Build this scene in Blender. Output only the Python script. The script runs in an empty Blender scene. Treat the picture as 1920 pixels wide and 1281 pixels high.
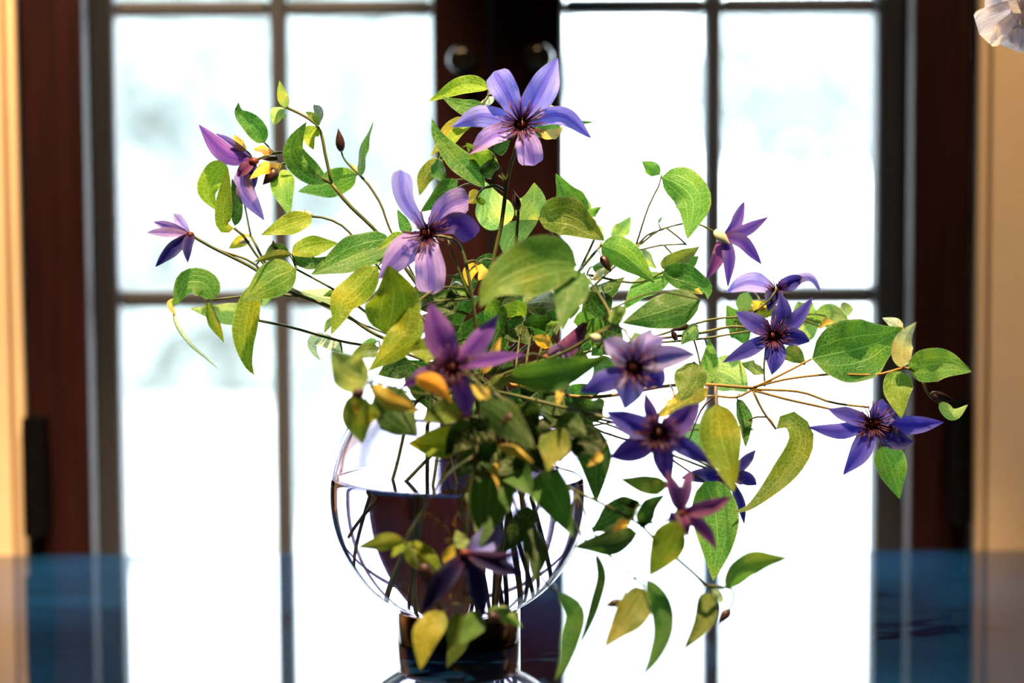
import bpy, math, random
from mathutils import Vector, Matrix
R = random.Random(7)
sc = bpy.context.scene

# ------------------------------------------------------------------ camera
F = 4533.0                       # focal length in pixels of the 1920 px wide frame (85 mm)
PITCH = math.radians(5.05); ROLL = math.radians(0.3)
CAM = Vector((0.0425, -1.86, 0.398))
fwd = Vector((0, math.cos(PITCH), -math.sin(PITCH)))
up0 = Vector((0, math.sin(PITCH), math.cos(PITCH))); rt0 = Vector((1, 0, 0))
UP = up0*math.cos(ROLL) + rt0*math.sin(ROLL); RT = rt0*math.cos(ROLL) - up0*math.sin(ROLL)
cd = bpy.data.cameras.new('camera'); cam = bpy.data.objects.new('camera', cd)
sc.collection.objects.link(cam); sc.camera = cam
cam.matrix_world = Matrix(((RT.x, UP.x, -fwd.x, CAM.x), (RT.y, UP.y, -fwd.y, CAM.y), (RT.z, UP.z, -fwd.z, CAM.z), (0, 0, 0, 1)))
cd.sensor_width = 36; cd.lens = F/1920*36; cd.clip_start = 0.05; cd.clip_end = 200
cd.dof.use_dof = True; cd.dof.focus_distance = 1.865; cd.dof.aperture_fstop = 2.0

# ------------------------------------------------------------------ world, light, exposure
SKY = 7.5
w = bpy.data.worlds.new('sky'); sc.world = w; w.use_nodes = True
bg = w.node_tree.nodes['Background']; bg.inputs[0].default_value = (0.80, 0.92, 1.0, 1); bg.inputs[1].default_value = SKY
vs = sc.view_settings
vs.view_transform = 'Standard'; vs.look = 'None'; vs.gamma = 1; vs.use_curve_mapping = False; vs.exposure = 0.95
LAMPS = [((0.05, -0.44, 1.60), (0.0, -0.06, 0.24), 185, 44), ((-0.46, -0.28, 1.58), (-0.47, 0.40, 0.46), 165, 44), ((0.62, -0.28, 1.58), (0.60, 0.40, 0.3), 46, 44)]   # ceiling spots: place, aim, watts, cone; last two added to brighten the walls
LAMP_COL = (1.0, 0.64, 0.32)

# ------------------------------------------------------------------ helpers
C = sc.collection
def ray(px, py):
    return fwd*F + RT*(px-960) - UP*(py-640.5)
def P(px, py, d=0.0):                      # the point of a pixel's ray on the upright plane y = d
    r = ray(px, py); return CAM + r*((d-CAM.y)/r.y)
def onz(px, py, z=0.0):
    r = ray(px, py); return CAM + r*((z-CAM.z)/r.z)
def X(px, d, py=500): return P(px, py, d).x
def Z(py, d, px=960): return P(px, py, d).z

def mesh_obj(name, verts, faces, mat, parent=None, uv=None, smooth=True, loc=None, color=None):
    me = bpy.data.meshes.new(name); me.from_pydata([tuple(v) for v in verts], [], faces); me.update()
    if uv:
        l = me.uv_layers.new(name='uv')
        for lp in me.loops: l.data[lp.index].uv = uv[lp.vertex_index]
    if smooth: me.polygons.foreach_set('use_smooth', [True]*len(me.polygons))
    o = bpy.data.objects.new(name, me); C.objects.link(o)
    if mat: me.materials.append(mat)
    if parent: o.parent = parent
    if loc is not None: o.location = loc
    if color: o.color = (*color, 1)
    return o
def empty(name, loc=(0, 0, 0)):
    o = bpy.data.objects.new(name, None); o.location = loc; o.empty_display_size = .02; C.objects.link(o); return o
def tag(o, label=None, cat=None, group=None, kind=None):
    if label: o['label'] = label
    if cat: o['category'] = cat
    if group: o['group'] = group
    if kind: o['kind'] = kind
    return o
class MB:
    def __init__(s): s.v = []; s.f = []
    def add(s, v, f):
        b = len(s.v); s.v += [Vector(q) for q in v]; s.f += [tuple(i+b for i in q) for q in f]; return s
    def box(s, x0, x1, y0, y1, z0, z1):
        return s.add([(x0,y0,z0),(x1,y0,z0),(x1,y1,z0),(x0,y1,z0),(x0,y0,z1),(x1,y0,z1),(x1,y1,z1),(x0,y1,z1)],
                     [(0,3,2,1),(4,5,6,7),(0,1,5,4),(1,2,6,5),(2,3,7,6),(3,0,4,7)])
    def tube(s, pts, r0, r1=None, n=7):
        if r1 is None: r1 = r0
        pts = [Vector(p) for p in pts]; m = len(pts); rings = []; side = None
        for i, p in enumerate(pts):
            t = (pts[min(i+1, m-1)]-pts[max(i-1, 0)])
            t = t.normalized() if t.length > 1e-9 else Vector((0, 0, 1))
            if side is None: side = t.orthogonal().normalized()
            side = (side - t*side.dot(t)); side = side.normalized() if side.length > 1e-6 else t.orthogonal().normalized()
            b = t.cross(side); r = r0+(r1-r0)*i/max(1, m-1)
            rings.append([p+(side*math.cos(a)+b*math.sin(a))*r for a in [2*math.pi*k/n for k in range(n)]])
        v = [q for g in rings for q in g]; f = []
        for i in range(m-1):
            for k in range(n): f.append((i*n+k, i*n+(k+1) % n, (i+1)*n+(k+1) % n, (i+1)*n+k))
        f.append(tuple(range(n-1, -1, -1))); f.append(tuple((m-1)*n+k for k in range(n)))
        return s.add(v, f)
    def lathe(s, prof, n=64, c=(0, 0, 0)):
        c = Vector(c); rows = []; v = []
        for (r, z) in prof:
            if r < 1e-6: rows.append([len(v)]); v.append(c+Vector((0, 0, z)))
            else:
                rows.append(list(range(len(v), len(v)+n)))
                v += [c+Vector((r*math.cos(2*math.pi*k/n), r*math.sin(2*math.pi*k/n), z)) for k in range(n)]
        f = []
        for a, b in zip(rows, rows[1:]):
            for k in range(n):
                k2 = (k+1) % n
                if len(a) == 1 and len(b) == 1: continue
                if len(a) == 1: f.append((a[0], b[k2], b[k]))
                elif len(b) == 1: f.append((a[k], a[k2], b[0]))
                else: f.append((a[k], a[k2], b[k2], b[k]))
        return s.add(v, f)
    def build(s, name, mat, parent=None, org=None, smooth=False, color=None):
        v = [q-org for q in s.v] if org is not None else s.v
        return mesh_obj(name, v, s.f, mat, parent, smooth=smooth, color=color)
def spline(pts, n):                          # Catmull-Rom through the points
    pts = [Vector(p) for p in pts]
    if len(pts) == 2: return [pts[0].lerp(pts[1], i/n) for i in range(n+1)]
    L = [0]
    for a, b in zip(pts, pts[1:]): L.append(L[-1]+max((b-a).length, 1e-6))
    q = [pts[0]*2-pts[1]]+pts+[pts[-1]*2-pts[-2]]; out = []
    for i in range(n+1):
        s = L[-1]*i/n; k = 0
        while k < len(L)-2 and s > L[k+1]: k += 1
        t = (s-L[k])/(L[k+1]-L[k]); a, b, c, d = q[k:k+4]
        out.append(.5*(2*b+(c-a)*t+(2*a-5*b+4*c-d)*t*t+(3*b-a-3*c+d)*t**3))
    return out
def bevel(o, wdt=.002, seg=2):
    m = o.modifiers.new('bevel', 'BEVEL'); m.width = wdt; m.segments = seg; m.limit_method = 'ANGLE'; return o

# ------------------------------------------------------------------ materials
class Mat:
    def __init__(s, name):
        s.m = bpy.data.materials.new(name); s.m.use_nodes = True; s.t = s.m.node_tree; s.n = s.t.nodes
        s.b = s.n['Principled BSDF']; s.out = s.n['Material Output']
    def node(s, kind, **kw):
        q = s.n.new('ShaderNode'+kind)
        for k, v in kw.items(): setattr(q, k, v)
        return q
    def link(s, a, b): s.t.links.new(a, b)
    def set(s, **kw):
        for k, v in kw.items():
            i = s.b.inputs[k.replace('_', ' ')]
            i.default_value = (*v, 1) if isinstance(v, tuple) and len(v) == 3 else v
        return s
    def math(s, op, a, b=None, c=None, clamp=False):
        q = s.node('Math', operation=op, use_clamp=clamp)
        for i, x in enumerate((a, b, c)):
            if x is None: continue
            if isinstance(x, (int, float)): q.inputs[i].default_value = x
            else: s.link(x, q.inputs[i])
        return q.outputs[0]
    def mix(s, fac, a, b, mode='MIX'):
        q = s.node('Mix', data_type='RGBA', blend_type=mode)
        for i, x in ((0, fac), (6, a), (7, b)):
            if isinstance(x, (int, float)): q.inputs[i].default_value = x
            elif isinstance(x, tuple): q.inputs[i].default_value = (*x, 1)
            else: s.link(x, q.inputs[i])
        return q.outputs[2]
    def coord(s, which='Object'): return s.node('TexCoord').outputs[which]
    def noise(s, scale, detail=3, vec=None, rough=.5, out=0, stretch=None):
        q = s.node('TexNoise'); q.inputs['Scale'].default_value = scale; q.inputs['Detail'].default_value = detail; q.inputs['Roughness'].default_value = rough
        v = vec if vec is not None else s.coord()
        if stretch:
            mp = s.node('Mapping'); mp.inputs['Scale'].default_value = stretch; s.link(v, mp.inputs[0]); v = mp.outputs[0]
        s.link(v, q.inputs['Vector']); return q.outputs[out]
    def ramp(s, fac, stops):
        q = s.node('ValToRGB'); e = q.color_ramp.elements
        while len(e) < len(stops): e.new(.5)
        for el, (p, c) in zip(e, stops): el.position = p; el.color = (*c, 1) if len(c) == 3 else c
        s.link(fac, q.inputs[0]); return q.outputs[0]
    def bump(s, h, strength=.2, dist=.001):
        q = s.node('Bump'); q.inputs['Strength'].default_value = strength; q.inputs['Distance'].default_value = dist
        s.link(h, q.inputs['Height']); s.link(q.outputs[0], s.b.inputs['Normal']); return q.outputs[0]
def plain(name, col, rough=.6, metal=0.0, var=.12, scale=14, bump=.08, stretch=None, **kw):
    m = Mat(name); n = m.noise(scale, 4, stretch=stretch)
    m.link(m.ramp(n, [(.3, tuple(c*(1-var) for c in col)), (.7, tuple(min(1, c*(1+var)) for c in col))]), m.b.inputs['Base Color'])
    m.set(Roughness=rough, Metallic=metal, **kw); m.bump(n, bump); return m.m
M = {}
M['wall'] = plain('wall_plaster', (.80, .66, .48), .8, scale=60, var=.03, bump=.05)
M['trim'] = plain('painted_trim', (.72, .56, .38), .5, scale=30, var=.03)
M['dim_wall'] = plain('dark_brown_wall', (.10, .075, .055), .8, scale=12, var=.15)  # unseen walls made dark brown to cut warm light bouncing in the room
M['ceiling'] = plain('ceiling_paint', (.22, .19, .16), .9, scale=40, var=.03)  # darkened so the ceiling bounces less light
M['floor'] = plain('floor_boards', (.10, .05, .03), .45, scale=8, var=.3, stretch=(1, 12, 1))
M['redwood'] = plain('mahogany', (.0145, .0030, .0036), .65, scale=9, var=.4, stretch=(9, 9, .7), bump=.1, Specular_IOR_Level=.1)
M['sash'] = plain('grey_sash_paint', (.030, .034, .044), .55, scale=20, var=.08)
M['iron'] = plain('black_iron', (.003, .003, .0035), .6, scale=80, var=.2, Specular_IOR_Level=.02)
M['bronze'] = plain('dark_bronze', (.010, .009, .008), .16, metal=.2, scale=60, var=.2, bump=.02)
M['patio'] = plain('pale_paving', (.74, .74, .74), .8, scale=3, var=.06)
M['step'] = plain('pale_stone', (.36, .33, .30), .8, scale=6, var=.08)
M['bark'] = plain('bark', (.16, .12, .09), .9, scale=20, var=.3, stretch=(1, 1, .2))
M['hedge'] = plain('garden_foliage', (.25, .28, .27), .7, scale=3, var=.2)
M['white_ceramic'] = plain('white_ceramic', (.8, .8, .78), .2, scale=20, var=.02, bump=.02)
M['lamp_can'] = plain('lamp_can', (.6, .6, .6), .4, metal=.6)

def mk_table():
    m = Mat('dark_lacquered_table'); n = m.noise(5, 5, stretch=(.5, 8, 1)); n2 = m.noise(900, 2); n3 = m.noise(3.5, 4)
    dust = m.ramp(n2, [(.70, (0, 0, 0)), (.76, (1, 1, 1))])
    base = m.mix(.5, m.ramp(n, [(.3, (.002, .012, .040)), (.75, (.003, .026, .085))]), m.ramp(n3, [(.38, (.002, .006, .022)), (.66, (.004, .036, .11))]))  # blue sheen of skylight put into the base of a blackish lacquer
    m.link(m.mix(m.math('MULTIPLY', dust, .35), base, (.35, .38, .42)), m.b.inputs['Base Color'])
    r = m.node('MapRange'); m.link(n3, r.inputs[0]); r.inputs[1].default_value = .35; r.inputs[2].default_value = .7; r.inputs[3].default_value = .30; r.inputs[4].default_value = .44
    m.link(r.outputs[0], m.b.inputs['Roughness'])
    m.set(Specular_IOR_Level=0.0, Coat_Weight=1.0, Coat_Roughness=.035, Coat_IOR=1.5)
    m.b.inputs['Specular Tint'].default_value = (.25, .55, 1, 1)
    m.bump(n, .03, .0005); return m.m
M['table'] = mk_table()
def mk_glass(name, tint, ior, dens=None):
    m = Mat(name); m.set(Base_Color=tint, Roughness=0.0, IOR=ior, Transmission_Weight=1.0); n = m.noise(9, 2); m.bump(n, .004, .001); return m.m
M['glass'] = mk_glass('amethyst_tinted_glass', (.86, .81, .95), 1.48)
M['water'] = mk_glass('water', (.90, .87, .98), 1.333)
M['pane'] = Mat('window_pane').set(Roughness=0.0).m
def mk_pane():
    m = Mat('clear_pane'); tr = m.node('BsdfTransparent'); tr.inputs[0].default_value = (.97, .985, .98, 1)
    gl = m.node('BsdfGlossy'); gl.inputs['Roughness'].default_value = .02; fr = m.node('Fresnel'); fr.inputs[0].default_value = 1.35
    mx = m.node('MixShader'); m.link(fr.outputs[0], mx.inputs[0]); m.link(tr.outputs[0], mx.inputs[1]); m.link(gl.outputs[0], mx.inputs[2]); m.link(mx.outputs[0], m.out.inputs[0]); return m.m
M['pane'] = mk_pane()
def mk_screen():
    m = Mat('insect_mesh'); tr = m.node('BsdfTransparent'); df = m.node('BsdfDiffuse'); df.inputs[0].default_value = (.07, .075, .085, 1)
    uv = m.coord('Object'); sx = m.node('SeparateXYZ'); m.link(uv, sx.inputs[0])
    def line(o): return m.math('LESS_THAN', m.math('FRACT', m.math('MULTIPLY', o, 640.0)), .10)
    k = m.math('MAXIMUM', line(sx.outputs[0]), line(sx.outputs[2]))
    mx = m.node('MixShader'); m.link(k, mx.inputs[0]); m.link(tr.outputs[0], mx.inputs[1]); m.link(df.outputs[0], mx.inputs[2]); m.link(mx.outputs[0], m.out.inputs[0]); return m.m
M['screen'] = mk_screen()
def mk_base():
    m = Mat('dark_brass'); n = m.noise(40, 3, stretch=(1, 1, .05))
    m.link(m.ramp(n, [(.3, (.10, .055, .025)), (.7, (.24, .15, .07))]), m.b.inputs['Base Color']); m.set(Metallic=1.0, Roughness=.2); m.bump(n, .05); return m.m
M['brass'] = mk_base()
def mk_leaf():
    m = Mat('clematis_leaf'); inf = m.node('ObjectInfo'); base = inf.outputs['Color']
    uv = m.coord('UV'); s = m.node('SeparateXYZ'); m.link(uv, s.inputs[0]); u, v = s.outputs[0], s.outputs[1]
    a = m.math('ABSOLUTE', m.math('SUBTRACT', m.math('MULTIPLY', v, 2), 1))
    def vein(c, wd): return m.math('SUBTRACT', 1, m.math('DIVIDE', m.math('ABSOLUTE', m.math('SUBTRACT', a, c)), wd), clamp=True)
    vo = m.node('TexVoronoi', feature='DISTANCE_TO_EDGE'); vo.inputs['Scale'].default_value = 330; m.link(m.coord(), vo.inputs['Vector'])
    net = m.math('MULTIPLY', m.math('SUBTRACT', 1, m.math('MULTIPLY', vo.outputs[0], 11), clamp=True), .62)
    k = m.math('MAXIMUM', m.math('MAXIMUM', vein(0, .05), m.math('MULTIPLY', vein(.42, .04), .8)), net)
    pat = m.ramp(m.noise(26, 2), [(.50, (0, 0, 0)), (.66, (1, 1, 1))])  # yellow patches: some real yellowing, some warm lamplight put into the colour
    tone = m.mix(m.math('MULTIPLY', pat, .6), base, m.mix(1.0, base, (2.3, 1.35, .6), 'MULTIPLY'))
    tone = m.mix(m.math('MULTIPLY', k, .62), tone, m.mix(.2, m.mix(1.0, tone, (2.6, 1.95, 2.3), 'MULTIPLY'), (.62, .78, .48)))
    rim = m.math('MULTIPLY', m.math('SUBTRACT', a, .90, clamp=True), 6.0, clamp=True)
    tone = m.mix(rim, tone, m.mix(.28, tone, (.75, .80, .62)))
    m.link(tone, m.b.inputs['Base Color']); m.set(Roughness=.48, Specular_IOR_Level=.35)
    nb = m.bump(m.math('ADD', m.math('MULTIPLY', k, -.35), m.math('MULTIPLY', m.noise(70, 3), 1.6)), .55, .0016)
    tl = m.node('BsdfTranslucent'); m.link(m.mix(1.0, tone, (1.5, 1.62, .8), 'MULTIPLY'), tl.inputs[0]); m.link(nb, tl.inputs['Normal'])
    mx = m.node('MixShader'); mx.inputs[0].default_value = .40; m.link(m.b.outputs[0], mx.inputs[1]); m.link(tl.outputs[0], mx.inputs[2]); m.link(mx.outputs[0], m.out.inputs[0]); return m.m
M['leaf'] = mk_leaf()
def mk_petal(name='clematis_petal', white=False):
    m = Mat(name); inf = m.node('ObjectInfo'); base = inf.outputs['Color']
    s = m.node('SeparateXYZ'); m.link(m.coord('UV'), s.inputs[0]); u, v = s.outputs[0], s.outputs[1]
    a = m.math('ABSOLUTE', m.math('SUBTRACT', m.math('MULTIPLY', v, 2), 1))
    st = m.noise(10, 3, vec=m.coord('UV'), stretch=(.25, 3.2, 1))
    tone = base
    if not white:
        mid = m.math('SUBTRACT', 1, m.math('DIVIDE', a, .42), clamp=True)
        tone = m.mix(m.math('MULTIPLY', mid, .7), tone, m.mix(1.0, base, (.34, .25, .80), 'MULTIPLY'))
        rib = m.math('SUBTRACT', 1, m.math('DIVIDE', m.math('ABSOLUTE', m.math('SUBTRACT', a, .17)), .045), clamp=True)
        tone = m.mix(m.math('MULTIPLY', rib, .75), tone, (.07, .012, .14))
        tone = m.mix(m.math('MULTIPLY', m.math('SUBTRACT', a, .4, clamp=True), .85), tone, m.mix(.22, base, (.62, .56, .86)))
        b0 = m.math('SUBTRACT', 1, m.math('MULTIPLY', u, 4.0), clamp=True)
        tone = m.mix(m.math('MULTIPLY', b0, .6), tone, (.16, .02, .10))
    tone = m.mix(.6, tone, m.mix(1.0, tone, m.ramp(st, [(.3, (.45, .42, .55)), (.7, (1.35, 1.25, 1.25))]), 'MULTIPLY'))
    m.link(tone, m.b.inputs['Base Color']); m.set(Roughness=.55, Specular_IOR_Level=.2)
    nb = m.bump(m.math('ADD', st, m.noise(90, 3)), .7, .0016)
    tl = m.node('BsdfTranslucent'); m.link(m.mix(1.0, tone, (1, 1, 1) if white else (1.15, .95, 1.2), 'MULTIPLY'), tl.inputs[0]); m.link(nb, tl.inputs['Normal'])
    mx = m.node('MixShader'); mx.inputs[0].default_value = .35; m.link(m.b.outputs[0], mx.inputs[1]); m.link(tl.outputs[0], mx.inputs[2]); m.link(mx.outputs[0], m.out.inputs[0]); return m.m
M['petal'] = mk_petal(); M['white_petal'] = mk_petal('white_petal', True)
def mk_stem():
    m = Mat('clematis_stem'); n = m.noise(30, 3)
    inf = m.node('ObjectInfo'); m.link(m.mix(1.0, inf.outputs['Color'], m.ramp(n, [(.32, (.45, .5, .4)), (.55, (1, 1, 1)), (.74, (1.7, 1.15, .9))]), 'MULTIPLY'), m.b.inputs['Base Color']); m.set(Roughness=.5); m.bump(n, .1); return m.m
M['stem'] = mk_stem()
M['bud'] = plain('purple_brown_bud', (.035, .014, .018), .45, scale=120, var=.5, stretch=(1, 1, .2), bump=.3)
M['palebud'] = plain('pale_downy_bud', (.55, .6, .5), .7, scale=120, var=.15)
M['stamen'] = plain('dark_purple_stamen', (.07, .010, .035), .5, scale=200, var=.4)
M['carpel'] = plain('wine_red_carpel', (.12, .02, .02), .55, scale=300, var=.5)
M['yellow'] = plain('yellow_anther', (.65, .45, .03), .7, scale=300, var=.2)

# ------------------------------------------------------------------ the room and the window
Y_WALL = .392; Y_SCR = .41; Y_SASH = .50          # casing face, inner screen leaf, outer sash
FLOOR = -.76; CEIL = 1.75
xl, xr = X(48, Y_SCR), X(1822, Y_SCR)             # opening in the wall
zt, zb = .78, -.46
def struct(name, mb, mat, label, cat=None, bv=0):
    o = mb.build(name, M[mat]); tag(o, label, cat, kind='structure')
    if bv: bevel(o, bv)
    return o
y0w, y1w = Y_WALL+.012, .60
struct('wall_back', MB().box(-1.75, xl-.004, y0w, y1w, FLOOR, CEIL).box(xr+.004, 1.75, y0w, y1w, FLOOR, CEIL).box(xl-.004, xr+.004, y0w, y1w, zt+.004, CEIL).box(xl-.004, xr+.004, y0w, y1w, FLOOR, zb-.004), 'wall', 'tan plaster wall around the window')
struct('wall_left', MB().box(-1.9, -1.75, -3.3, y1w, FLOOR, CEIL), 'dim_wall', 'unseen side wall coloured dark to cut bounced light')
struct('wall_right', MB().box(1.75, 1.9, -3.3, y1w, FLOOR, CEIL), 'dim_wall', 'unseen side wall facing the other, coloured dark to cut bounced light')
struct('wall_front', MB().box(-1.9, 1.9, -3.45, -3.3, FLOOR, CEIL), 'dim_wall', 'unseen wall at the back of the room, coloured dark to cut bounced light')
struct('floor', MB().box(-1.9, 1.9, -3.45, y1w, FLOOR-.1, FLOOR), 'floor', 'dark boarded floor')
struct('ceiling', MB().box(-1.9, 1.9, -3.45, y1w, CEIL, CEIL+.1), 'ceiling', 'unseen ceiling coloured dark to cut bounced light')
def casing(name, xa, xb, side):
    # a flat board, a groove and a round bead next to the opening
    o = MB()
    if side < 0: o.box(xa, xb-.0135, Y_WALL-.004, y0w, zb-.06, zt+.06); o.tube([(xb-.0055, Y_WALL+.002, zb-.06), (xb-.0055, Y_WALL+.002, zt+.06)], .0055, n=12)
    else: o.box(xa+.0135, xb, Y_WALL-.004, y0w, zb-.06, zt+.06); o.tube([(xa+.0055, Y_WALL+.002, zb-.06), (xa+.0055, Y_WALL+.002, zt+.06)], .0055, n=12)
    struct(name, o, 'trim', 'tan painted casing with a beaded edge ' + ('left' if side < 0 else 'right')+' of the window')
casing('trim_1', xl-.085, xl, -1); casing('trim_2', xr, xr+.085, 1)

# inner mahogany screen leaves
xc = X(921, Y_SCR, 200)
def leaf_frame(name, xa, xb, sa, sb, knob_px, hinge_x, label, hy):
    rt = empty(name, ((xa+xb)/2, Y_SCR, zb)); tag(rt, label, 'window', kind='structure'); O = rt.location
    t = .035
    bevel(MB().box(xa, xa+sa, Y_SCR, Y_SCR+t, zb, zt).build('stile', M['redwood'], rt, O), .003)
    bevel(MB().box(xb-sb, xb, Y_SCR, Y_SCR+t, zb, zt).build('stile', M['redwood'], rt, O), .003)
    bevel(MB().box(xa+sa, xb-sb, Y_SCR, Y_SCR+t, zt-.06, zt).build('rail', M['redwood'], rt, O), .003)
    bevel(MB().box(xa+sa, xb-sb, Y_SCR, Y_SCR+t, zb, zb+.07).build('rail', M['redwood'], rt, O), .003)
    yy = Y_SCR+t-.008
    mesh_obj('insect_screen', [Vector(q)-O for q in ((xa+sa, yy, zb+.07), (xb-sb, yy, zb+.07), (xb-sb, yy, zt-.06), (xa+sa, yy, zt-.06))], [(0, 1, 2, 3)], M['screen'], rt, smooth=False)
    k = P(knob_px[0], knob_px[1], Y_SCR-.02); kb = MB()
    prof = [(0, 0), (.012, 0), (.0125, .003), (.006, .005), (.005, .012), (.008, .015), (.0125, .019), (.0145, .025), (.0125, .031), (.007, .034), (0, .035)]
    kb.lathe(prof, 28)
    rot = Matrix.Rotation(math.radians(90), 3, 'X')
    kb.v = [rot @ q + Vector((k.x, Y_SCR, k.z)) for q in kb.v]
    tag(kb.build('knob', M['bronze'], rt, O, smooth=True), 'round dark bronze knob')
    for (ya, yb2) in (hy,):
        z1, z0 = Z(ya, Y_SCR), Z(yb2, Y_SCR); hb = MB()
        hb.box(hinge_x-.009, hinge_x+.010, Y_SCR-.0335, Y_SCR-.028, z0, z1)
        hb.box(hinge_x-.009, hinge_x+.010, Y_SCR-.028, Y_SCR-.0005, z0+.001, z1-.001)
        hn = 5
        for q in range(hn):
            a, b = z0+(z1-z0)*q/hn, z0+(z1-z0)*(q+1)/hn-.0012
            hb.tube([(hinge_x, Y_SCR-.034, a), (hinge_x, Y_SCR-.034, b)], .0062, n=14)
        hb.tube([(hinge_x, Y_SCR-.034, z1), (hinge_x, Y_SCR-.034, z1+.006)], .005, .003, n=12)
        tag(hb.build('hinge', M['iron'], rt, O), 'black iron butt hinge')
    return rt
leaf_frame('window_2', xl+.001, xc-.003, X(160, Y_SCR)-xl, xc-X(822, Y_SCR), (868, 112), X(62, Y_SCR-.03, 880), 'dark red wooden screen casement with knob, left of the meeting stiles', (772, 990))
leaf_frame('window_3', xc+.003, xr-.001, X(1048, Y_SCR)-xc, xr-X(1712, Y_SCR), (1008, 108), X(1803, Y_SCR-.03, 880), 'dark wooden screen casement with knob, right of the meeting stiles', (752, 976))
# outer grey glazed sash: stiles, rails, muntins and panes
ws = empty('window_1', (xc, Y_SASH, zb)); tag(ws, 'grey painted glazed sash with muntins behind the screens', 'window', kind='structure'); O = ws.location
def gb(name, xa, xb, za, zb2, y=Y_SASH, t=.045): return bevel(MB().box(xa, xb, y, y+t, za, zb2).build(name, M['sash'], ws, O), .006, 3)
gb('stile', xl+.002, X(222, Y_SASH), zb, zt); gb('stile', X(1640, Y_SASH), xr-.002, zb, zt)
gb('stile', X(812, Y_SASH), X(1060, Y_SASH), zb, zt)
colsx = [(X(222, Y_SASH), X(509, Y_SASH), X(544, Y_SASH), X(812, Y_SASH)), (X(1060, Y_SASH), X(1321, Y_SASH), X(1355, Y_SASH), X(1640, Y_SASH))]
zm = [(Z(576, Y_SASH), Z(541, Y_SASH)), (Z(28, Y_SASH), Z(-4, Y_SASH))]; pit = zm[1][0]-zm[0][0]
zm = [(zm[0][0]-pit, zm[0][1]-pit)]+zm
for (a, b, c, d) in colsx:
    gb('muntin', b, c, zb+.06, zt-.06, Y_SASH+.004, .036)
    gb('rail', a, d, zt-.06, zt); gb('rail', a, d, zb, zb+.06)
    for (u0, u1) in zm: gb('muntin', a, b, u0, u1, Y_SASH+.006, .032); gb('muntin', c, d, u0, u1, Y_SASH+.006, .032)
    zz = [zb+.06]+[q for p in zm for q in p]+[zt-.06]
    for k in range(0, len(zz), 2):
        for (p, q) in ((a, b), (c, d)):
            mesh_obj('pane', [Vector(r)-O for r in ((p, Y_SASH+.022, zz[k]), (q, Y_SASH+.022, zz[k]), (q, Y_SASH+.022, zz[k+1]), (p, Y_SASH+.022, zz[k+1]))], [(0, 1, 2, 3)], M['pane'], ws, smooth=False)
# a painted sill and the dark strip of frame between screen and sash
M['jamb'] = plain('dark_jamb', (.05, .045, .036), .6)
struct('trim_3', MB().box(xl, xl+.012, Y_SCR+.04, Y_SASH, zb, zt).box(xr-.012, xr, Y_SCR+.04, Y_SASH, zb, zt), 'jamb', 'dark strip of frame between screens and glazed sash')

# ------------------------------------------------------------------ outdoors
struct('ground', MB().box(-14, 14, .75, 30, -.95, -.86), 'patio', 'pale sunlit paving outside the window', 'paving')
def stone(name, px0, px1, py0, py1, d, label, th=.5):
    a, b = P(px0, py1, d), P(px1, py0, d); mb = MB().box(a.x, b.x, d, d+th, -.86, b.z)
    o = mb.build(name, M['step']); bevel(o, .02, 2); tag(o, label, 'step'); return o
stone('stone_step', 200, 505, 985, 1040, 2.2, 'low pale stone step outside the left panes, nearer the window')
stone('stone_step', 120, 492, 800, 850, 3.6, 'taller pale stone block outside, behind the low step', .5)
def tree(name, px, d, h, cr, label, seed, n=7000, trunk=True):
    r = random.Random(seed); bs = P(px, 700, d); rt = empty(name, (bs.x, d, -.86)); tag(rt, label, 'tree' if trunk else 'hedge')
    if trunk:
        mb = MB().tube([(0, 0, 0), (.05, 0, h*.35), (0, .05, h*.7)], .09, .03, 9)
        for k in range(5):
            a = k*1.3; mb.tube([(.02, 0, h*(.3+.07*k)), (math.cos(a)*cr*.7, math.sin(a)*cr*.7, h*(.5+.08*k))], .035, .008, 6)
        mb.build('trunk', M['bark'], rt)
    v, f = [], []
    for i in range(n):
        while True:
            q = Vector((r.uniform(-1, 1), r.uniform(-1, 1), r.uniform(-1, 1)))
            if .25 < q.length < 1: break
        if trunk: p = Vector((q.x*cr, q.y*cr, h*.68+q.z*h*.38))
        else: p = Vector((q.x*cr, q.y*.4, h*.5+q.z*h*.5))
        a = Vector((r.gauss(0, 1), r.gauss(0, 1), r.gauss(0, 1))).normalized(); b = a.orthogonal().normalized(); s = r.uniform(.09, .19)
        k = len(v); v += [p-a*s, p+b*s*.5, p+a*s, p-b*s*.5]; f.append((k, k+1, k+2, k+3))
    mesh_obj('foliage', v, f, M['hedge'], rt, smooth=False); return rt
tree('garden_tree', 300, 9.4, 2.05, 1.25, 'rounded green tree outside the left panes', 1)
tree('garden_tree', 690, 16, 2.4, 1.6, 'bushy green tree outside beside the meeting stiles', 2)
tree('garden_tree', 520, 12.4, 2.2, 1.4, 'middle green tree outside behind the upright muntin of the left panes', 8)
tree('garden_tree', 80, 6.9, 1.95, .95, 'green tree outside partly behind the red stile', 9)
tree('garden_tree', 1520, 19.5, 2.4, 1.4, 'small distant tree outside the right panes', 3, 1400)
tree('garden_hedge', 280, 5.1, 1.1, .5, 'low clipped hedge outside under the left tree', 4, 1600, False)

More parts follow.
